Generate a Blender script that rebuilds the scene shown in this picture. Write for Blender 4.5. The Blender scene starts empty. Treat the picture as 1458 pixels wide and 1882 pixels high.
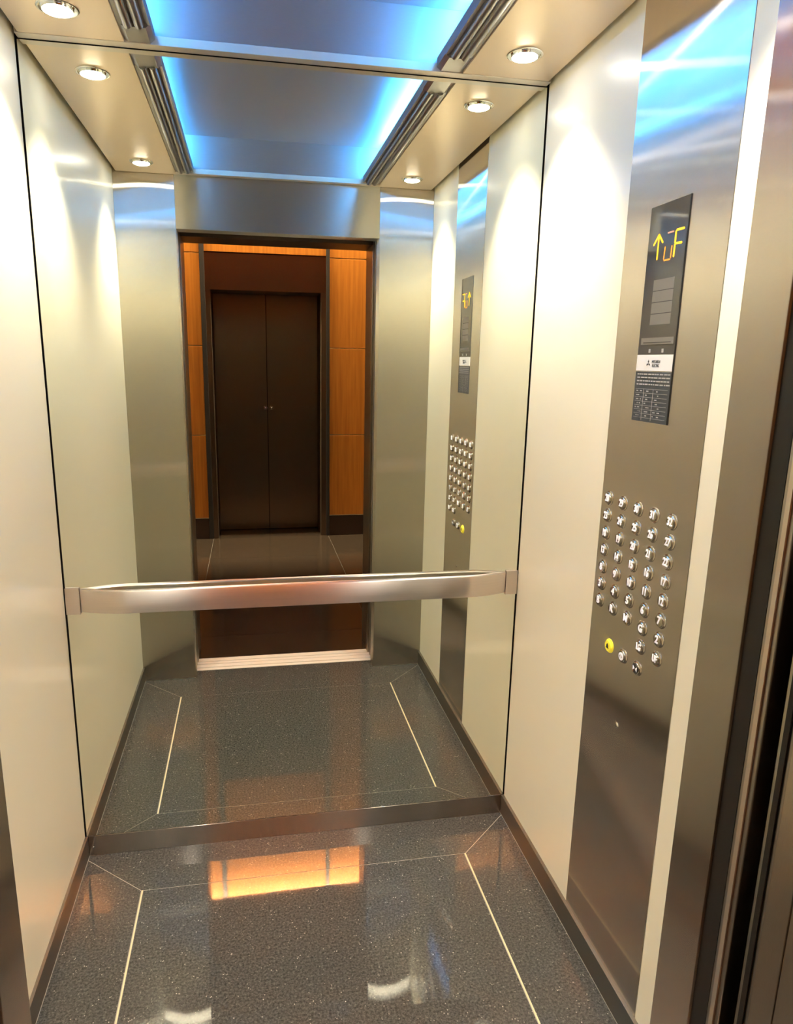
import bpy, bmesh, math, random
from mathutils import Vector, Matrix
random.seed(4)
sc = bpy.context.scene
C = sc.collection

# ------------------------------------------------------------------ sizes (metres)
W, D, H = 1.3955, 1.2323, 2.316          # lift car: width, depth (mirror at y = D), ceiling height
XL, XR, ZT = 0.2493, 1.1461, 2.100       # door opening
LY0, LY1 = -0.18, -0.37                  # landing frame
FY = -2.76                               # opposite lobby wall
LZ = 3.60                                # lobby ceiling

# ------------------------------------------------------------------ camera
F, CX, CY = 1254.33, -39.43, 3.98
cp = Vector((0.5466, -0.7849, 1.5542)); yaw, pitch, roll = 0.18192, -0.2201, 0.015859
fw = Vector((math.sin(yaw)*math.cos(pitch), math.cos(yaw)*math.cos(pitch), math.sin(pitch)))
rt = Vector((math.cos(yaw), -math.sin(yaw), 0)); up = rt.cross(fw)
r2 = rt*math.cos(roll)+up*math.sin(roll); u2 = -rt*math.sin(roll)+up*math.cos(roll)
cam_d = bpy.data.cameras.new('camera'); cam = bpy.data.objects.new('camera', cam_d); C.objects.link(cam)
cam.matrix_world = Matrix(((r2.x,u2.x,-fw.x,cp.x),(r2.y,u2.y,-fw.y,cp.y),(r2.z,u2.z,-fw.z,cp.z),(0,0,0,1)))
cam_d.sensor_fit = 'VERTICAL'; cam_d.sensor_height = 24.0; cam_d.lens = F/1882*24.0
cam_d.shift_x = -CX/1882; cam_d.shift_y = CY/1882; cam_d.clip_start = 0.02
sc.camera = cam

# ------------------------------------------------------------------ world, exposure, big lights
w = bpy.data.worlds.new('world'); sc.world = w; w.use_nodes = True
w.node_tree.nodes['Background'].inputs[0].default_value = (0.02, 0.018, 0.015, 1)
w.node_tree.nodes['Background'].inputs[1].default_value = 0.3
sc.view_settings.view_transform = 'Standard'; sc.view_settings.look = 'None'
sc.view_settings.gamma = 1; sc.view_settings.use_curve_mapping = False
sc.view_settings.exposure = 0.45
SPOT_W = 54.0           # each car downlight
SPOT_COL = (1.0, 0.92, 0.78)
BLUE_STRENGTH = 40.0    # cove strips in the car ceiling
BLUE_COL = (0.08, 0.40, 1.0)
COVE_STRENGTH = 2300.0    # wall-washer strip over the opposite lobby wall
COVE_COL = (1.0, 0.82, 0.60)
LOBBY_FILL_W = 2.0  # each added fill light in the lobby
sc.cycles.max_bounces = 14; sc.cycles.diffuse_bounces = 5; sc.cycles.glossy_bounces = 10
sc.cycles.sample_clamp_indirect = 12.0; sc.cycles.blur_glossy = 0.6

# ------------------------------------------------------------------ helpers
def mat(name, col, rough=.5, metal=0., aniso=0., tangent=None, coat=0., spec=.5, emit=None, estr=0., coat_rough=.1):
    m = bpy.data.materials.new(name); m.use_nodes = True
    b = m.node_tree.nodes['Principled BSDF']
    b.inputs['Base Color'].default_value = (*col, 1); b.inputs['Roughness'].default_value = rough
    b.inputs['Metallic'].default_value = metal; b.inputs['Specular IOR Level'].default_value = spec
    b.inputs['Coat Weight'].default_value = coat; b.inputs['Coat Roughness'].default_value = coat_rough
    if aniso:
        b.inputs['Anisotropic'].default_value = aniso
        n = m.node_tree.nodes.new('ShaderNodeCombineXYZ')
        for i in range(3): n.inputs[i].default_value = tangent[i]
        m.node_tree.links.new(n.outputs[0], b.inputs['Tangent'])
    if emit:
        b.inputs['Emission Color'].default_value = (*emit, 1); b.inputs['Emission Strength'].default_value = estr
    return m
def noise(m, scale, vec_scale=(1,1,1), detail=3, rough=.6):
    nt = m.node_tree; tc = nt.nodes.new('ShaderNodeTexCoord'); mp = nt.nodes.new('ShaderNodeMapping')
    mp.inputs['Scale'].default_value = vec_scale
    n = nt.nodes.new('ShaderNodeTexNoise'); n.inputs['Scale'].default_value = scale
    n.inputs['Detail'].default_value = detail; n.inputs['Roughness'].default_value = rough
    nt.links.new(tc.outputs['Object'], mp.inputs[0]); nt.links.new(mp.outputs[0], n.inputs['Vector'])
    return n
def ramp(m, src, stops):
    r = m.node_tree.nodes.new('ShaderNodeValToRGB'); el = r.color_ramp.elements
    while len(el) < len(stops): el.new(.5)
    for e, (p, c) in zip(el, stops): e.position = p; e.color = (*c, 1)
    m.node_tree.links.new(src.outputs[0] if not isinstance(src, bpy.types.NodeSocket) else src, r.inputs[0]); return r
def rough_var(m, scale, vs, lo, hi):
    n = noise(m, scale, vs); r = m.node_tree.nodes.new('ShaderNodeMapRange')
    r.inputs['From Min'].default_value = .3; r.inputs['From Max'].default_value = .7
    r.inputs['To Min'].default_value = lo; r.inputs['To Max'].default_value = hi
    m.node_tree.links.new(n.outputs[0], r.inputs[0])
    m.node_tree.links.new(r.outputs[0], m.node_tree.nodes['Principled BSDF'].inputs['Roughness'])
def brushed(name, col, r, tangent, grain, aniso=.8):
    """brushed metal: the highlight is drawn out along tangent (across the grain)"""
    m = mat(name, col, r, 1.); nt = m.node_tree
    b = nt.nodes['Principled BSDF']; out = nt.nodes['Material Output']
    gl = nt.nodes.new('ShaderNodeBsdfAnisotropic'); gl.inputs['Roughness'].default_value = r
    gl.inputs['Anisotropy'].default_value = -aniso
    c = nt.nodes.new('ShaderNodeCombineXYZ')
    for i in range(3): c.inputs[i].default_value = tangent[i]
    nt.links.new(c.outputs[0], gl.inputs['Tangent'])
    n = noise(m, 60, grain); rp = ramp(m, n, [(.3, tuple(k*.94 for k in col)), (.7, tuple(min(1,k*1.05) for k in col))])
    nt.links.new(rp.outputs[0], gl.inputs['Color']); nt.links.new(gl.outputs[0], out.inputs['Surface'])
    nt.nodes.remove(b)
    return m

cur_parent = None
def link(name, me, material, parent=None):
    o = bpy.data.objects.new(name, me); C.objects.link(o)
    if material: me.materials.append(material)
    if parent is not None: o.parent = parent
    return o
def origin_of(p):
    v = Vector((0,0,0))
    while p is not None: v = v+p.location; p = p.parent
    return v
def box(bm, x0, x1, y0, y1, z0, z1, bev=0):
    x0,x1 = sorted((x0,x1)); y0,y1 = sorted((y0,y1)); z0,z1 = sorted((z0,z1))
    vs = [bm.verts.new((x,y,z)) for x in (x0,x1) for y in (y0,y1) for z in (z0,z1)]
    fs = [bm.faces.new([vs[i] for i in f]) for f in ((0,1,3,2),(4,6,7,5),(0,4,5,1),(2,3,7,6),(0,2,6,4),(1,5,7,3))]
    if bev:
        es = list({e for f in fs for e in f.edges})
        bmesh.ops.bevel(bm, geom=es, offset=bev, segments=2, affect='EDGES', profile=.5)
def prism(bm, pts, axis, a, b):
    """extrude the closed 2-D outline pts along axis (0 x, 1 y, 2 z) from a to b"""
    def P(p, t):
        l = list(p); l.insert(axis, t); return l
    A = [bm.verts.new(P(p, a)) for p in pts]; B = [bm.verts.new(P(p, b)) for p in pts]
    n = len(pts)
    for i in range(n): bm.faces.new((A[i], A[(i+1)%n], B[(i+1)%n], B[i]))
    bm.faces.new(A); bm.faces.new(B[::-1])
def disc(bm, c, r, nrm, h, seg=32, r2=None, bev=0):
    q = Vector(nrm).to_track_quat('Z', 'Y').to_matrix().to_4x4()
    M = Matrix.Translation(Vector(c)+Vector(nrm)*h/2) @ q
    bmesh.ops.create_cone(bm, cap_ends=True, segments=seg, radius1=r, radius2=r if r2 is None else r2, depth=h, matrix=M)
def lathe(bm, c, prof, seg=40, nrm=(0,0,1)):
    q = Vector(nrm).to_track_quat('Z', 'Y').to_matrix(); rings = []
    for r, z in prof:
        rings.append([bm.verts.new(Vector(c)+q@Vector((r*math.cos(t), r*math.sin(t), z))) for t in (2*math.pi*k/seg for k in range(seg))])
    for a, b in zip(rings, rings[1:]):
        for k in range(seg): bm.faces.new((a[k], a[(k+1)%seg], b[(k+1)%seg], b[k]))
def done(name, bm, material, parent=None, smooth=False, kind=None, label=None):
    o0 = origin_of(parent)
    bmesh.ops.recalc_face_normals(bm, faces=bm.faces)
    c = -o0
    bmesh.ops.translate(bm, verts=bm.verts, vec=c)
    me = bpy.data.meshes.new(name); bm.to_mesh(me); bm.free()
    if smooth:
        for p in me.polygons: p.use_smooth = True
        try: me.set_sharp_from_angle(angle=math.radians(35))
        except Exception: pass
    o = link(name, me, material, parent)
    if kind: o['kind'] = kind
    if label: o['label'] = label
    return o
def bx(name, m, x0, x1, y0, y1, z0, z1, parent=None, bev=0, **k):
    bm = bmesh.new(); box(bm, x0, x1, y0, y1, z0, z1, bev); return done(name, bm, m, parent, **k)
def thing(name, loc, label, cat, group=None):
    o = bpy.data.objects.new(name, None); C.objects.link(o); o.location = loc; o.empty_display_size = .05
    o['label'] = label; o['category'] = cat
    if group: o['group'] = group
    return o
def struct(name, loc=(0,0,0), label=None):
    o = bpy.data.objects.new(name, None); C.objects.link(o); o.location = loc; o['kind'] = 'structure'
    if label: o['label'] = label
    return o
def text(name, s, size, at, m, parent, depth=.0006, squeeze=1., right=(0,-1,0), upv=(0,0,1), bold=0.):
    cu = bpy.data.curves.new(name, 'FONT'); cu.body = s; cu.size = size; cu.extrude = depth; cu.align_x = 'CENTER'; cu.align_y = 'CENTER'
    cu.offset = bold; cu.resolution_u = 3
    t = bpy.data.objects.new('tmp', cu); C.objects.link(t)
    dg = bpy.context.evaluated_depsgraph_get(); me = bpy.data.meshes.new_from_object(t.evaluated_get(dg))
    bpy.data.objects.remove(t); me.name = name
    R = Vector(right); U = Vector(upv); N = R.cross(U)
    o0 = origin_of(parent)
    for v in me.vertices:
        p = Vector(at) + R*v.co.x*squeeze + U*v.co.y + N*v.co.z - o0
        v.co = p
    me.materials.clear()
    return link(name, me, m, parent)

# ------------------------------------------------------------------ materials
M = {}
M['cream'] = mat('cream_laminate', (.86,.80,.61), .32, 0, coat=.4, coat_rough=.10)
M['ceil'] = mat('satin_ceiling', (.74,.58,.41), .33, .5, 0, None)
M['steel_ret'] = brushed('brushed_steel_vertical_grain_front', (.78,.73,.65), .27, (1,.9,.02), (60,60,.6), .90)
M['steel_cop'] = brushed('brushed_steel_vertical_grain_side', (.76,.71,.64), .27, (.05,1,.02), (60,60,.6), .90)
M['steel_hdr'] = brushed('brushed_steel_header', (.66,.64,.60), .33, (.05,.08,1), (.6,60,60), .68)
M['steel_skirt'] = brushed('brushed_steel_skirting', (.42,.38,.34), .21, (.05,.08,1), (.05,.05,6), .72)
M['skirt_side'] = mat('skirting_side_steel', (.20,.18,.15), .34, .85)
M['steel_rail'] = brushed('brushed_steel_rail', (.62,.57,.54), .30, (.05,.08,1), (.1,.1,20), .65)
M['polish'] = mat('polished_steel', (.72,.66,.60), .12, 1)
M['steel_band'] = mat('steel_band', (.66,.58,.48), .38, .7)
M['rail_profile'] = mat('cove_rail_metal', (.40,.38,.37), .30, 1)
M['coffer'] = brushed('coffer_steel', (.62,.64,.68), .43, (.04,1,1), (.6,60,60), .55)
M['coffer_side'] = mat('coffer_side_steel', (.70,.73,.78), .4, .9)
M['dark'] = mat('dark_void', (.012,.011,.010), .7, spec=.2)
M['rubber'] = mat('black_gasket', (.010,.009,.008), .5, spec=.3)  # door and window edges; also the painted shade of the doorway gap
M['mirror'] = mat('mirror_glass', (.86,.885,.80), .004, 1)
M['alu'] = mat('aluminium_sill', (.78,.73,.66), .38, .3)
M['grout_dark'] = mat('dull_joint', (.09,.075,.055), .6)
M['brass'] = mat('brass_inlay', (.80,.68,.42), .35, .6)
M['strip'] = mat('dark_cover_strip', (.03,.022,.016), .5, spec=.3)
M['grout'] = mat('pale_joint', (.32,.29,.24), .6)
M['doormetal'] = mat('door_panel_metal', (.33,.30,.27), .3, 1)
M['edge_metal'] = mat('door_edge_metal', (.55,.48,.40), .35, .8)
M['bronze'] = brushed('bronze_steel', (.24,.175,.125), .33, (1,.1,.05), (60,60,.6), .5)
M['bronze_dull'] = mat('bronze_frame', (.10,.065,.045), .35, .7)
M['glassblack'] = mat('smoked_display', (.065,.06,.057), .08, 0, coat=.6, coat_rough=.03)
M['screen_dim'] = mat('unlit_screen_area', (.17,.155,.135), .3)
M['white_print'] = mat('white_plate', (.78,.75,.70), .4)
M['black_print'] = mat('black_print', (.02,.02,.02), .5)
M['grey_print'] = mat('grey_print', (.35,.34,.33), .5)
M['notice'] = mat('notice_plate_dark', (.05,.058,.065), .3)
M['num'] = mat('numeral_white', (.85,.83,.85), .35, emit=(1,.95,.95), estr=.2)
M['button'] = mat('button_steel', (.62,.57,.50), .18, 1)
M['yellow'] = mat('yellow_lens', (.85,.72,.05), .3, emit=(1,.85,.05), estr=.15)
M['amber'] = mat('amber_segment', (.9,.5,.02), .4, emit=(1.0,.55,.01), estr=1.0)
M['amber2'] = mat('orange_segment', (.9,.3,.02), .4, emit=(1.0,.27,.02), estr=.75)
M['pinkseg'] = mat('dim_pink_segment', (.6,.25,.15), .4, emit=(1.0,.30,.16), estr=.45)
M['chrome'] = mat('chrome', (.8,.78,.74), .08, 1)
M['bulb'] = mat('lamp_lens', (1,1,1), .3, emit=(1.0,.95,.84), estr=38)
M['led'] = mat('blue_strip', (.2,.5,1), .3, emit=BLUE_COL, estr=BLUE_STRENGTH)
M['cove'] = mat('cove_strip', (1,1,1), .3, emit=COVE_COL, estr=COVE_STRENGTH)
M['lobbyceil'] = mat('lobby_ceiling_paint', (.12,.10,.08), .7)

def granite(name, dark, mid, fleck, rough=.07, scale=1.0, flecks=True):
    m = mat(name, mid, rough, 0, spec=.55); nt = m.node_tree; b = nt.nodes['Principled BSDF']
    n1 = noise(m, 260*scale, detail=4, rough=.75); r1 = ramp(m, n1, [(.30, dark), (.52, mid), (.70, tuple(c*1.9 for c in mid))])
    v = nt.nodes.new('ShaderNodeTexVoronoi'); v.inputs['Scale'].default_value = 190*scale
    tc = nt.nodes.new('ShaderNodeTexCoord'); nt.links.new(tc.outputs['Object'], v.inputs['Vector'])
    r2_ = ramp(m, v.outputs['Distance'], [(.0,(1,1,1)),(.16,(.25,.25,.25)),(.24,(0,0,0))])
    n3 = noise(m, 55*scale, detail=2); r3 = ramp(m, n3, [(.50,(0,0,0)),(.64,(1,1,1))])
    mu = nt.nodes.new('ShaderNodeMath'); mu.operation = 'MULTIPLY'
    nt.links.new(r2_.outputs[0], mu.inputs[0]); nt.links.new(r3.outputs[0], mu.inputs[1])
    mx = nt.nodes.new('ShaderNodeMix'); mx.data_type = 'RGBA'
    nt.links.new(mu.outputs[0], mx.inputs['Factor']); nt.links.new(r1.outputs[0], mx.inputs['A']); mx.inputs['B'].default_value = (*fleck, 1)
    nt.links.new(mx.outputs['Result'], b.inputs['Base Color'])
    rough_var(m, 14, (1,1,1), rough*.6, rough*1.7)
    return m
M['granite'] = granite('speckled_grey_granite', (.016,.0155,.014), (.056,.054,.049), (.6,.56,.50), .022, .62)
M['lobbytile'] = granite('dark_brown_stone', (.007,.005,.0035), (.016,.011,.007), (.04,.03,.02), .14, .5)

m = mat('orange_wood_veneer', (.5,.2,.04), .3, coat=.25, coat_rough=.15); M['wood'] = m
n = noise(m, 5, (9,9,.35), detail=6, rough=.6); r = ramp(m, n, [(.3,(.36,.11,.010)),(.5,(.46,.15,.015)),(.7,(.55,.195,.024))])
m.node_tree.links.new(r.outputs[0], m.node_tree.nodes['Principled BSDF'].inputs['Base Color'])

# ================================================================== CAR SHELL
HS = .0705                                # skirting height
# floor: mitred granite border slabs, centre slab, brass inlays
fx1, fx2, fy1, fy2 = .197, 1.1968, .1926, 1.0522
SL, SR = .008, W-.010                     # skirting faces
floor = struct('floor', (0,0,0), 'polished speckled dark grey granite floor of the lift car')
bx('slab_bed', M['grout'], -.02, W+.02, -.08, D+.02, -.05, -.0010, floor)
g = .0012
def slab(pts):
    c = Vector((sum(p[0] for p in pts)/len(pts), sum(p[1] for p in pts)/len(pts)))
    q = []
    for i, p in enumerate(pts):            # inset every edge by g
        a, b_, c_ = Vector(pts[i-1]), Vector(p), Vector(pts[(i+1)%len(pts)])
        e1, e2 = (b_-a).normalized(), (c_-b_).normalized()
        n1, n2 = Vector((-e1.y, e1.x)), Vector((-e2.y, e2.x))
        k = (n1+n2); k = k/ max(.2, k.dot(n1)) if k.length else n1
        q.append(tuple(b_+k*g))
    bm = bmesh.new(); prism(bm, q, 2, -.02, 0)
    return done('granite_slab', bm, M['granite'], floor)
bw = .0045
slab([(fx1,fy1),(fx2,fy1),(fx2,fy2),(fx1,fy2)])
slab([(SL,fy2+.158),(fx1-bw,fy2),(fx2+bw,fy2),(SR,fy2+.166),(SR,D-.001),(SL,D-.001)])
slab([(SL,.012),(fx1-bw,fy1),(fx1-bw,fy2),(SL,fy2+.158)])
slab([(SR,fy2+.166),(fx2+bw,fy2),(fx2+bw,fy1),(SR,.012)])
slab([(SL,.0),(XL-.002,0),(XL-.002,-.079),(XR+.002,-.079),(XR+.002,0),(SR,0),(SR,.012),(fx2+bw,fy1),(fx1-bw,fy1),(SL,.012)])
for xx in (fx1-bw+g, fx2+g):
    bx('brass_inlay', M['brass'], xx, xx+bw-g, fy1, fy2, -.015, .0004, floor, label='pale brass inlay strip')

# side walls
wl = struct('wall_left', (0,0,0), 'cream laminate side wall on the left')
bx('wall_panel', M['cream'], -.03, 0, .0, D-.004, HS, H+.035, wl)
bx('wall_backing', M['dark'], -.06, -.031, -.0, D+.03, 0, H+.2, wl)
bx('wall_backing', M['dark'], -.03, -.002, .0, D+.002, 0, HS-.001, wl)
wr = struct('wall_right', (W,0,0), 'cream laminate side wall on the right, split by the steel control column')
CA, CB = .7382, .3801
bx('wall_panel', M['cream'], W, W+.03, CA+.0012, D-.004, HS, H+.035, wr)
bx('wall_panel', M['cream'], W, W+.03, .0, CB-.0012, HS, H+.035, wr)
bx('wall_backing', M['dark'], W+.031, W+.06, .0, D+.03, 0, H+.2, wr)
bx('wall_backing', M['dark'], W+.002, W+.03, .0, D+.002, 0, HS-.001, wr)
wb = struct('wall_back', (0,D,0), 'dark backing of the rear wall behind the mirror')
bx('wall_backing', M['dark'], -.06, W+.06, D+.012, D+.04, 0, H+.2, wb)
# skirtings
bx('baseboard_left', M['skirt_side'], -.001, .008, .001, D-.001, 0, HS, bev=.0008, kind='structure', label='brushed steel skirting along the left wall')
bx('baseboard_right', M['skirt_side'], W-.010, W+.001, .001, D-.001, 0, HS, bev=.0008, kind='structure', label='brushed steel skirting along the right wall')
b = bx('baseboard_back', M['steel_skirt'], .009, W-.011, D-.002, D+.011, 0, HS, bev=.0006, kind='structure', label='brushed steel skirting below the mirror')
bm = bmesh.new(); lathe(bm, (.022, D-.002, .030), [(0,.0018),(.0022,.0014),(.0030,0)], 14, (0,-1,0))
done('screw', bm, M['chrome'], b, smooth=True)

# mirror
mir = thing('wall_mirror', (W/2, D, HS), 'full-height frameless mirror covering the rear wall of the lift above the skirting', 'mirror')
bx('glass', M['mirror'], .0045, W-.0045, D, D+.006, HS+.001, H-.003, mir)

# front wall: return panels and header
TH = .079
wf = struct('wall_front', (W/2,0,0), 'brushed steel return panels and header round the lift doorway')
bx('return_panel', M['steel_ret'], 0, XL, -TH, 0, 0.001, H+.02, wf, bev=.0012)
bx('return_panel', M['steel_ret'], XR, W, -TH, 0, 0.001, H+.02, wf, bev=.0012)
bx('header_panel', M['steel_hdr'], XL+.0012, XR-.0012, -TH, 0, ZT, H+.02, wf, bev=.0012)
# near-black strips that paint the shade in the gap behind the returns
for s, x in ((-1, XL), (1, XR)):
    bx('gasket', M['rubber'], x+s*.004, x+s*.020, -.108, -TH-.0005, 0.001, ZT+.05, wf)
bx('gasket', M['rubber'], XL-.02, XR+.02, -.108, -TH-.0005, ZT+.006, ZT+.05, wf)

# ceiling -------------------------------------------------------------
ceil = struct('ceiling', (W/2, D/2, H), 'lift ceiling with satin side panels, a steel coffer and blue cove light')
GP = .016
RX0, RX1 = .262, .335                     # left cove rail from panel edge to lip (right one mirrored)
CYR = 1.2                                 # front edge of the rear steel band
bx('ceiling_panel', M['ceil'], GP, RX0, .004, CYR-.001, H, H+.02, ceil, bev=.001)
bx('ceiling_panel', M['ceil'], W-RX0, W-GP, .004, CYR-.001, H, H+.02, ceil, bev=.001)
bx('rear_band', M['steel_band'], GP*.5, W-GP*.5, CYR, D-.002, H-.001, H+.02, ceil, bev=.0008, label='narrow brushed steel band along the rear edge')
bx('front_band', M['steel_band'], RX0, W-RX0, .004, .035, H, H+.02, ceil, bev=.0008)
CH = .150
bx('coffer_plate', M['coffer'], .11, W-.11, .031, CYR+.004, H+CH, H+CH+.01, ceil, label='brushed steel plate lit blue from both sides')
bx('coffer_end', M['coffer'], .11, W-.11, .022, .0305, H+.021, H+CH+.01, ceil)
bx('coffer_end', M['coffer'], .11, W-.11, CYR+.0045, CYR+.013, H+.021, H+CH+.01, ceil)
bx('coffer_side', M['coffer_side'], .10, .1095, .022, CYR+.013, H+.021, H+CH+.01, ceil)
bx('coffer_side', M['coffer_side'], W-.1095, W-.10, .022, CYR+.013, H+.021, H+CH+.01, ceil)
bx('ceiling_lid', M['dark'], -.06, W+.06, -.08, D+.04, H+.2, H+.22, ceil)
bx('wall_closer', M['dark'], -.03, -.0, 0, D, H+.036, H+.2, ceil)
bx('wall_closer', M['dark'], W, W+.03, 0, D, H+.036, H+.2, ceil)

def arc(cx, cz, r, a0, a1, n=8):
    return [(cx+r*math.cos(math.radians(a0+(a1-a0)*k/n)), cz+r*math.sin(math.radians(a0+(a1-a0)*k/n))) for k in range(n+1)]
def cove(sign, lab):
    X = (lambda x: x) if sign > 0 else (lambda x: W-x)
    t = thing('cove_light', (X(.3), .6, H), lab, 'ceiling light', 'blue cove lights of the car ceiling')
    prof = [(RX0+.0005, H+.032), (RX0+.0005, H+.004), (RX0+.009, H+.004)]
    prof += arc(RX0+.021, H+.006, .011, 190, 350)
    prof += [(RX0+.0345, H+.010)] + arc(RX0+.047, H+.007, .011, 190, 350)
    prof += [(RX0+.0595, H+.012), (RX0+.073, H+.006), (RX0+.073, H+.032)]
    bm = bmesh.new(); prism(bm, [(X(x), z) for x, z in prof], 1, .036, CYR-.085)
    done('rail', bm, M['rail_profile'], t, smooth=True)
    prof2 = [(RX0+.0005, H+.032), (RX0+.0005, H+.006), (RX0+.012, H+.001), (RX0+.062, H+.001), (RX0+.073, H+.010), (RX0+.073, H+.032)]
    bm = bmesh.new(); prism(bm, [(X(x), z) for x, z in prof2], 1, CYR-.0845, CYR-.001)
    done('end_piece', bm, M['rail_profile'], t, smooth=False)
    bm = bmesh.new(); prism(bm, [(X(x), z) for x, z in [(RX0-.03, H+.034)]+arc(RX0-.017, H+.050, .013, 220, -40, 8)+[(RX0-.004, H+.034)]], 1, .06, CYR-.03)
    done('light_strip', bm, M['led'], t, label='glowing blue strip hidden behind the rail')
cove(1, 'blue cove light with ribbed steel rail on the left side of the ceiling coffer')
cove(-1, 'blue cove light with ribbed steel rail on the right side of the ceiling coffer')

# downlights -----------------------------------------------------------
def downlight(x, y, lab):
    t = thing('downlight', (x, y, H), lab, 'ceiling light', 'round downlights in the car ceiling')
    bm = bmesh.new(); lathe(bm, (x,y,H), [(.0455,0),(.0455,-.0022),(.043,-.0034),(.040,-.0030),(.0375,-.0015),(.0345,-.0012)])
    done('trim_ring', bm, M['chrome'], t, smooth=True)
    bm = bmesh.new(); lathe(bm, (x,y,H), [(.0345,-.0012),(.0338,-.005),(.0325,-.0075)], 40)
    done('gimbal_ring', bm, M['chrome'], t, smooth=True)
    bm = bmesh.new(); lathe(bm, (x,y,H), [(.0325,-.0075),(.022,-.0115),(.010,-.013),(.0004,-.0135)], 32)
    done('lens', bm, M['bulb'], t, smooth=True, label='bright warm white lens')
    ld = bpy.data.lights.new('downlight_lamp', 'SPOT'); ld.energy = SPOT_W; ld.color = SPOT_COL
    ld.spot_size = math.radians(100); ld.spot_blend = .9; ld.shadow_soft_size = .028
    lo = bpy.data.objects.new('downlight_lamp', ld); C.objects.link(lo); lo.parent = t; lo.location = (0,0,-.05)
LX1, LX2, LYA, LYB = .1438, 1.2505, 1.0527, .1738
downlight(LX1, LYA, 'chrome-ringed round downlight at the mirror end of the left ceiling panel')
downlight(LX2, LYA, 'chrome-ringed round downlight at the mirror end of the right ceiling panel')
downlight(LX1, LYB, 'chrome-ringed round downlight at the doorway end of the left ceiling panel')
downlight(LX2, LYB, 'chrome-ringed round downlight at the doorway end of the right ceiling panel')

# handrail --------------------------------------------------------------
t = thing('handrail', (W/2, D, .82), 'flat brushed steel handrail bowed out from the rear mirror', 'handrail')
BZ0, BZ1 = .823, .893
xs = []
N = 12
yb, yf = D-.005, 1.194
path = []
L0, L1, bend = .045, W-.043, .14
for k in range(N+1):
    a = k/N; path.append((L0+bend*a, yb-(yb-yf)*math.sin(a*math.pi/2)**.8))
for k in range(N, -1, -1):
    a = k/N; path.append((L1-bend*a, yb-(yb-yf)*math.sin(a*math.pi/2)**.8))
tk = .020
outer = path; inner = [(x+ (0.0), min(y+tk, D-.001)) for x, y in path]
rows = []
bm = bmesh.new()
# cross-section: front face with rounded top and bottom edges
sec = [(0, BZ0+.004), (0, BZ1-.004), (.0012, BZ1-.0012), (.004, BZ1), (1-.2, BZ1), (1, BZ1-.003), (1, BZ0+.003), (1-.2, BZ0), (.004, BZ0), (.0012, BZ0+.0012)]
for (xo, yo), (xi, yi) in zip(outer, inner):
    ring = []
    for s, z in sec:
        y = yo+s if s < .1 else yo+(yi-yo)*s
        ring.append(bm.verts.new((xo, min(y, D-.0008), z)))
    rows.append(ring)
n = len(sec)
for a, b_ in zip(rows, rows[1:]):
    for k in range(n): bm.faces.new((a[k], a[(k+1)%n], b_[(k+1)%n], b_[k]))
bm.faces.new(rows[0]); bm.faces.new(rows[-1][::-1])
done('rail_bar', bm, M['steel_rail'], t, smooth=True)
bx('end_bracket', M['steel_rail'], .004, .0437, D-.007, D-.0006, .817, .897, t, bev=.0008)
bx('end_bracket', M['steel_rail'], W-.0417, W-.003, D-.007, D-.0006, .817, .897, t, bev=.0008)

# ================================================================== CAR OPERATING PANEL
cop = thing('car_operating_panel', (W, .56, HS), 'full-height brushed steel control column with floor buttons on the right wall', 'control panel')
bm = bmesh.new(); box(bm, W-.001, W+.028, CB, CA, HS, H+.03, .0006)
done('faceplate', bm, M['steel_cop'], cop)
DY0, DY1 = .502, .636
XF = W-.001
disp = bx('display_window', M['glassblack'], XF-.0022, XF-.0002, DY0, DY1, 1.5775, 1.879, cop, bev=.0005)
bx('window_edge', M['rubber'], XF-.0030, XF-.0001, DY0-.0028, DY0-.0002, 1.435, 1.879, cop)
XS = XF-.0023
def seg(pts, m, name):
    bm = bmesh.new(); prism(bm, pts, 0, XS-.0006, XS); return bm, m, name
def stroke(a, b_, wd):
    a, b_ = Vector(a), Vector(b_); d = (b_-a).normalized()*wd/2; nn = Vector((-d.y, d.x))
    return [tuple(a-d), tuple(a+nn), tuple(b_+nn), tuple(b_+d), tuple(b_-nn), tuple(a-nn)]
def strokes(name, m, ls, wd, parent=disp, x=None):
    x = XS if x is None else x
    bm = bmesh.new()
    for a, b_ in ls: prism(bm, stroke(a, b_, wd), 0, x-.0006, x)
    return done(name, bm, m, parent)
strokes('arrow', M['amber'], [((.597,1.772),(.597,1.819)), ((.597,1.820),(.6135,1.802)), ((.597,1.820),(.5815,1.803))], .0042)
strokes('letter', M['amber'], [((.538,1.817),(.538,1.796)), ((.538,1.792),(.5385,1.770)), ((.535,1.8195),(.512,1.819)), ((.535,1.794),(.516,1.793))], .0045)
strokes('digit', M['amber2'], [((.5705,1.766),(.5505,1.766)), ((.5725,1.769),(.571,1.792)), ((.5485,1.769),(.5475,1.791))], .0030)
strokes('digit_segment', M['pinkseg'], [((.5655,1.8185),(.5465,1.8185))], .0030)
for k in range(4):
    z1 = 1.730-k*.0232
    bx('screen_field', M['screen_dim'], XS-.0003, XS+.0002, .527, .600, z1-.0215, z1, disp)
# speaker slot and two sensor windows
bx('slot_frame', M['screen_dim'], XS-.0005, XS+.0002, .508, .626, 1.5985, 1.6125, disp)
bx('slot', M['glassblack'], XS-.0007, XS+.0001, .516, .617, 1.6015, 1.6035, disp)
for yy in (.590, .5425):
    bx('indicator', M['grey_print'], XS-.0007, XS+.0001, yy-.003, yy+.003, 1.5815, 1.5895, disp)
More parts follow.
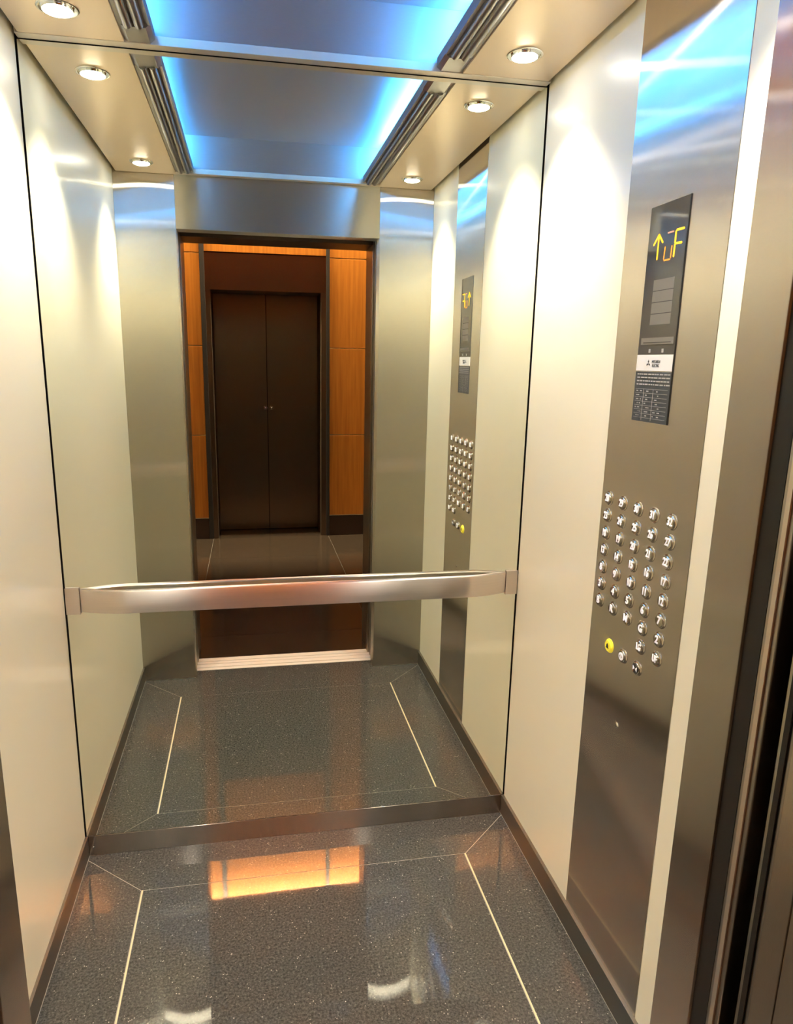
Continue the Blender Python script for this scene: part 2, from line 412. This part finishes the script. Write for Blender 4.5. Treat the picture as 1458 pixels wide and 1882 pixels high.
# logo strip
lp = bx('logo_plate', M['white_print'], XF-.0026, XF-.0002, DY0, DY1, 1.5435, 1.5770, cop, bev=.0004, label='white maker plate')
bm = bmesh.new(); cy, cz, q = .5895, 1.5590, .0080
for k in range(3):
    a = math.radians(90+120*k)
    v = lambda ang, r_: (cy+r_*math.cos(ang), cz+r_*math.sin(ang))
    prism(bm, [v(a, 0.0), v(a+math.radians(30), q*.577), v(a, q), v(a-math.radians(30), q*.577)], 0, XF-.0030, XF-.0026)
done('emblem', bm, M['black_print'], lp)
text('lettering', 'MITSUBISHI', .0085, (XF-.0028, .5615, 1.5625), M['black_print'], lp, .0002, .72)
text('lettering', 'ELECTRIC', .0085, (XF-.0028, .5615, 1.5545), M['black_print'], lp, .0002, .72)
# notice plate with its printed rules and blurred lines
npl = bx('notice_plate', M['notice'], XF-.0022, XF-.0002, DY0, DY1, 1.435, 1.5415, cop, bev=.0004, label='dark printed notice plate')
bm = bmesh.new(); XN = XF-.0022
for yy in (.598, .562): box(bm, XN-.0003, XN, yy-.0004, yy+.0004, 1.438, 1.505)
for k in range(8):
    zz = 1.505-k*.0088; box(bm, XN-.0003, XN, .510, .630, zz-.0003, zz+.0003)
for k in range(4):
    zz = 1.5365-k*.0072; yy = .628
    while yy > .512:
        l = random.uniform(.004, .014); box(bm, XN-.0003, XN, yy-l, yy, zz-.0013, zz+.0013); yy -= l+random.uniform(.0015,.004)
for k in range(7):
    zz = 1.5006-k*.0088
    for y0 in (.628, .594, .558):
        for _ in range(random.randint(1, 3)):
            l = random.uniform(.003, .009); yy = y0-random.uniform(0,.018); box(bm, XN-.00035, XN, yy-l, yy, zz-.0010, zz+.0010)
done('printed_lines', bm, M['grey_print'], npl)['kind'] = 'stuff'
# buttons
def button(name, y, z, r=.0160, lab=None, rm=None, cap=None):
    bm = bmesh.new(); lathe(bm, (XF,y,z), [(r+.0015,0),(r+.0012,.0016),(r-.0006,.0022),(r-.0016,.0016),(r-.0018,.0050),(r-.003,.0062),(.0004,.0066)], 28, (-1,0,0))
    o = done(name, bm, rm or M['button'], cop, smooth=True)
    if lab: o['label'] = lab
    return o
cols = [.7015,.6375,.5735,.5105,.4475]; rowz = [1.2420-.0430*k for k in range(7)]
names = [['28','29','30','31','32'],['23','24','25','26','27'],['18','19','20','21','22'],['13','14','15','16','17'],['8','9','10','11','12'],['3','4','5','6','7'],['B','R','M','G','2']]
XB = XF-.0066
for z, rw in zip(rowz, names):
    for y, s in zip(cols, rw):
        text('numeral', s, .0235, (XB-.0003, y, z), M['num'], button('floor_button', y, z), .0005, .74 if len(s) > 1 else .95, bold=.0006)
for y, s in ((.5105,'LG'),(.4475,'UF')):
    text('numeral', s, .0215, (XB-.0003, y, .940), M['num'], button('floor_button', y, .940), .0005, .66, bold=.0006)
a = button('alarm_button', .638, .888, lab='yellow alarm button with bell sign', cap=None, rm=M['yellow'])
bm = bmesh.new(); prism(bm, [(.638+p, .888+q_) for p, q_ in [(-.007,-.0052),(-.0045,-.003),(-.004,.002),(-.002,.0055),(0,.007),(.002,.0055),(.004,.002),(.0045,-.003),(.007,-.0052)]], 0, XB-.0007, XB)
done('bell_sign', bm, M['black_print'], a)
a = button('door_open_button', .575, .889, lab='white door-open button')
bm = bmesh.new(); disc(bm, (XB,.575,.889), .0095, (-1,0,0), .0006, 24)
done('white_face', bm, M['num'], a)
bm = bmesh.new()
for s in (-1,1): prism(bm, [(.575+s*.0015,.884),(.575+s*.0065,.889),(.575+s*.0015,.894)], 0, XB-.0010, XB-.0006)
done('arrow_sign', bm, M['grey_print'], a)
a = button('door_close_button', .514, .887, lab='dark door-close button with two white arrows')
bm = bmesh.new(); disc(bm, (XB,.514,.887), .0108, (-1,0,0), .0005, 24)
done('dark_face', bm, M['black_print'], a)
bm = bmesh.new()
for s in (-1,1): prism(bm, [(.514+s*.0012,.887),(.514+s*.0078,.8815),(.514+s*.0078,.8925)], 0, XB-.0010, XB-.0005)
done('arrow_sign', bm, M['num'], a)
bm = bmesh.new(); lathe(bm, (XF,.573,.712), [(.0075,0),(.0072,.0016),(.0055,.0028),(.0004,.0030)], 24, (-1,0,0))
ks = done('key_switch', bm, M['chrome'], cop, smooth=True, label='small chrome key switch')
bx('key_slot', M['black_print'], XF-.0034, XF-.0026, .5722, .5738, .708, .716, ks)

# ================================================================== DOORS, SILLS, LANDING FRAME
def door_panel(name, s, y0, y1, back, lab, edge='edge_metal'):
    x = (XR if s > 0 else XL)+s*back
    t = thing(name, (x+s*.22, (y0+y1)/2, .01), lab, 'door')
    bx('leaf', M['doormetal'], x, x+s*.44, y0, y1, .012, ZT+.012, t, bev=.0015)
    bx('edge_strip', M[edge], x-s*.0025, x-s*.0002, y0+.008, y1-.008, .014, ZT+.010, t)
door_panel('sliding_car_panel', 1, -.132, -.109, .003, 'steel lift car door slid open into the right side of the doorway')
door_panel('sliding_car_panel', -1, -.132, -.109, .003, 'steel lift car door slid open into the left side of the doorway')
door_panel('sliding_landing_panel', 1, -.172, -.148, .011, 'steel landing door slid open into the right side, next to the landing frame', 'rubber')
door_panel('sliding_landing_panel', -1, -.172, -.148, .011, 'steel landing door slid open into the left side, next to the landing frame', 'rubber')
def sill(name, y0, y1, lab):
    t = thing(name, (W/2, (y0+y1)/2, -.03), lab, 'door sill', 'aluminium sills of the doorway')
    bm = bmesh.new(); g0, g1 = (y0*.42+y1*.58)-.004, (y0*.42+y1*.58)+.004
    box(bm, XL-.25, XR+.25, y0, g0, -.03, .0015); box(bm, XL-.25, XR+.25, g1, y1, -.03, .0015); box(bm, XL-.25, XR+.25, g0, g1, -.03, -.012)
    done('sill_bar', bm, M['alu'], t)
sill('car_sill', -.080-.0665, -.0802, 'grooved aluminium sill at the edge of the car floor')
sill('landing_sill', -.222, -.152, 'grooved aluminium sill at the edge of the lobby floor')
# door gear cover over the gap, side pockets, threshold gap
bx('trim_1', M['dark'], -.40, W+.40, -.179, -.109, ZT+.016, ZT+.25, kind='structure', label='dark head box above the sliding doors')
sf = struct('trim_2', (W/2,-.13,0), 'dark lining of the lift shaft beside the doorway')
bx('pocket_back', M['dark'], -.40, -.38, -.18, -.0, -.05, 2.5, sf)
bx('pocket_back', M['dark'], W+.38, W+.40, -.18, -.0, -.05, 2.5, sf)
bx('pocket_front', M['dark'], -.40, -.061, -.06, -.0, -.05, 2.5, sf)
bx('pocket_front', M['dark'], W+.061, W+.40, -.06, -.0, -.05, 2.5, sf)
bx('pit', M['dark'], -.40, W+.40, -.222, -.0805, -.10, -.031, sf)

# landing wall facing the lobby + portal frame
M['land_jamb'] = brushed('landing_frame_steel', (.46,.39,.32), .28, (.1,1,.02), (60,60,.6), .5)
lf = struct('door_1', (W/2,LY1,0), 'bronze-toned steel landing frame round the lift doorway')
for s, x in ((-1, XL), (1, XR)):
    bx('jamb', M['land_jamb'], x, x+s*.09, -.214, LY0, .001, ZT+.09, lf, bev=.001)
    bx('jamb', M['land_jamb'], x, x+s*.09, LY1, -.2155, .001, ZT+.09, lf, bev=.001)
bx('head', M['bronze_dull'], XL-.09, XR+.09, LY1+.001, LY0, ZT, ZT+.09, lf, bev=.001)
LX0, LX1_ = -1.6, 3.0
wn = struct('wall_near', (W/2, LY1, 0), 'lobby wall round the lift doorway')
bx('wall_backing', M['bronze_dull'], LX0, XL-.0905, LY1+.02, LY0, 0, 3.9, wn)
bx('wall_backing', M['bronze_dull'], XR+.0905, LX1_, LY1+.02, LY0, 0, 3.9, wn)
bx('wall_backing', M['bronze_dull'], XL-.09, XR+.09, LY1+.02, LY0, ZT+.0905, 3.9, wn)
for k, (x0, x1) in enumerate(((LX0, -.75), (-.744, XL-.0935), (XR+.0935, 2.10), (2.106, LX1_))):
    for z0 in (.19, .925, 1.66, 2.39, 3.12):
        bx('wall_panel', M['bronze_dull'], x0, x1, LY1, LY1+.0195, z0+.003, min(z0+.732, LZ), wn)
for z0 in (2.39, 3.12):
    bx('wall_panel', M['bronze_dull'], XL-.09, XR+.09, LY1, LY1+.0195, z0+.003, min(z0+.732, LZ), wn)

# ================================================================== LOBBY
lb = struct('floor', (W/2, -1.5, 0), 'dark brown stone tile floor of the lift lobby')
bx('tile_bed', M['grout_dark'], LX0, LX1_, -3.2, -.2225, -.06, -.003, lb)
tx = [LX0, -.825, .2025, 1.2215, 2.24, LX1_]
for i in range(5):
    off = -.59 if i != 2 else -.52
    ys = [-.2225]+[off-.80*k for k in range(4)]
    ys = [v for v in ys if v > FY]+[FY-.001]
    for a_, b_ in zip(ys, ys[1:]):
        bx('stone_tile', M['lobbytile'], tx[i]+.0014, tx[i+1]-.0014, b_+.0014, a_-.0014, -.02, 0, lb)
bx('stone_tile', M['lobbytile'], .245, 1.160, -3.10, FY-.003, -.02, 0, lb)
# opposite wall
wfar = struct('wall_far', (W/2, FY, 0), 'orange wood veneer wall opposite the lift')
bx('wall_backing', M['bronze_dull'], LX0, .165, FY-.12, FY-.022, 0, 3.9, wfar)
bx('wall_backing', M['bronze_dull'], 1.235, LX1_, FY-.12, FY-.022, 0, 3.9, wfar)
bx('wall_backing', M['bronze_dull'], .165, 1.235, FY-.12, FY-.022, 2.42, 3.9, wfar)
zs = [.187, .915, 1.660, 2.392, 3.120, 3.848]
for x0, x1 in ((LX0, -.845), (-.839, .168), (1.232, 2.24), (2.246, LX1_)):
    for z0, z1 in zip(zs, zs[1:]):
        bx('wood_panel', M['wood'], x0, x1, FY-.022, FY, z0+.004, z1-.004, wfar, bev=.001)
    for z0 in zs[:-1]:
        bx('joint_strip', M['brass'], x0, x1, FY-.021, FY-.0045, z0-.0036, z0+.0036, wfar)
    bx('plinth', M['bronze_dull'], x0, x1, FY-.021, FY-.006, 0, .182, wfar)
for z0, z1 in ((2.402, 3.120), (3.120, 3.848)):
    bx('wood_panel', M['wood'], .208, 1.201, FY-.022, FY, z0+.004, z1-.004, wfar, bev=.001)
for x0, x1 in ((.170, .206), (1.203, 1.230)):
    bx('cover_strip', M['strip'], x0, x1, FY-.022, FY+.006, 0, 3.88, wfar, bev=.001)
# second lift doorway with closed double doors
d2 = struct('door_2', (.7, FY, 0), 'bronze steel portal with a closed pair of tall leaves')
bx('head_panel', M['bronze'], .2065, 1.2025, FY-.022, FY-.001, 2.110, 2.398, d2, bev=.0012)
bx('jamb', M['bronze'], .2065, .247, FY-.022, FY-.001, 0, 2.1095, d2, bev=.0012)
bx('jamb', M['bronze'], 1.158, 1.2025, FY-.022, FY-.001, 0, 2.1095, d2, bev=.0012)
bx('reveal', M['bronze'], .225, .247, -3.12, FY-.0225, 0, 2.13, d2)
bx('reveal', M['bronze'], 1.158, 1.180, -3.12, FY-.0225, 0, 2.13, d2)
bx('soffit', M['bronze_dull'], .2475, 1.1575, -3.12, FY-.0225, 2.110, 2.13, d2)
bx('wall_backing', M['dark'], .10, 1.30, -3.16, -3.121, 0, 2.5, wfar)
for x0, x1 in ((.249, .700), (.706, 1.156)):
    lf_ = bx('leaf', M['bronze'], x0, x1, -3.110, -3.07, .006, 2.108, d2, bev=.0015)
    hx = x1-.016 if x0 < .5 else x0+.032
    bm = bmesh.new(); lathe(bm, (hx,-3.07,1.127), [(.020,0),(.020,.003),(.012,.005),(.006,.006),(.006,.016)], 20, (0,1,0)); lathe(bm, (hx,-3.07,1.127), [(.006,.016),(.014,.018),(.018,.024),(.012,.030),(.0004,.032)], 20, (0,1,0))
    done('handle', bm, M['chrome'], lf_, smooth=True, label='small chrome knob')
# lobby ends, ceiling with a light slot
bx('wall_lobby_left', M['bronze_dull'], LX0-.05, LX0-.001, -3.2, LY0, 0, 3.9, kind='structure', label='dark wall at the left end of the lobby')
bx('wall_lobby_right', M['bronze_dull'], LX1_+.001, LX1_+.05, -3.2, LY0, 0, 3.9, kind='structure', label='dark wall at the right end of the lobby')
cl = struct('ceiling', (W/2, -1.5, LZ), 'lobby ceiling with a light slot along the opposite wall')
bx('ceiling_board', M['lobbyceil'], LX0, LX1_, FY+.14, LY1-.001, LZ, LZ+.03, cl)
bx('slot_lid', M['lobbyceil'], LX0, LX1_, FY-.12, FY+.17, LZ+.27, LZ+.29, cl)
bx('slot_side', M['lobbyceil'], LX0, LX1_, FY+.14, FY+.17, LZ+.031, LZ+.269, cl)
cv = thing('cove_lamp', (W/2, FY+.09, LZ+.215), 'warm linear lamp in the lobby ceiling slot above the wood wall', 'ceiling light')
bx('tube', M['cove'], LX0+.1, LX1_-.1, FY+.075, FY+.105, LZ+.215, LZ+.235, cv)
ld = bpy.data.lights.new('lobby_lamp', 'AREA'); ld.shape = 'DISK'; ld.size = .16; ld.energy = LOBBY_FILL_W; ld.color = (1,.78,.52)
for i, (x, y) in enumerate(((-.6,-1.5),(2.0,-1.5))):  # unseen lamps, added to raise the ambient light of the lobby
    t = thing('lobby_downlight', (x, y, LZ), ['round downlight in the lobby ceiling left of the lift door', 'round downlight in the lobby ceiling right of the lift door'][i], 'ceiling light', 'lobby downlights')
    bm = bmesh.new(); lathe(bm, (x,y,LZ), [(.10,0),(.10,-.004),(.085,-.006),(.083,-.001)]); done('trim_ring', bm, M['chrome'], t, smooth=True)
    lo = bpy.data.objects.new('lobby_lamp', ld); C.objects.link(lo); lo.parent = t; lo.location = (0,0,-.01)
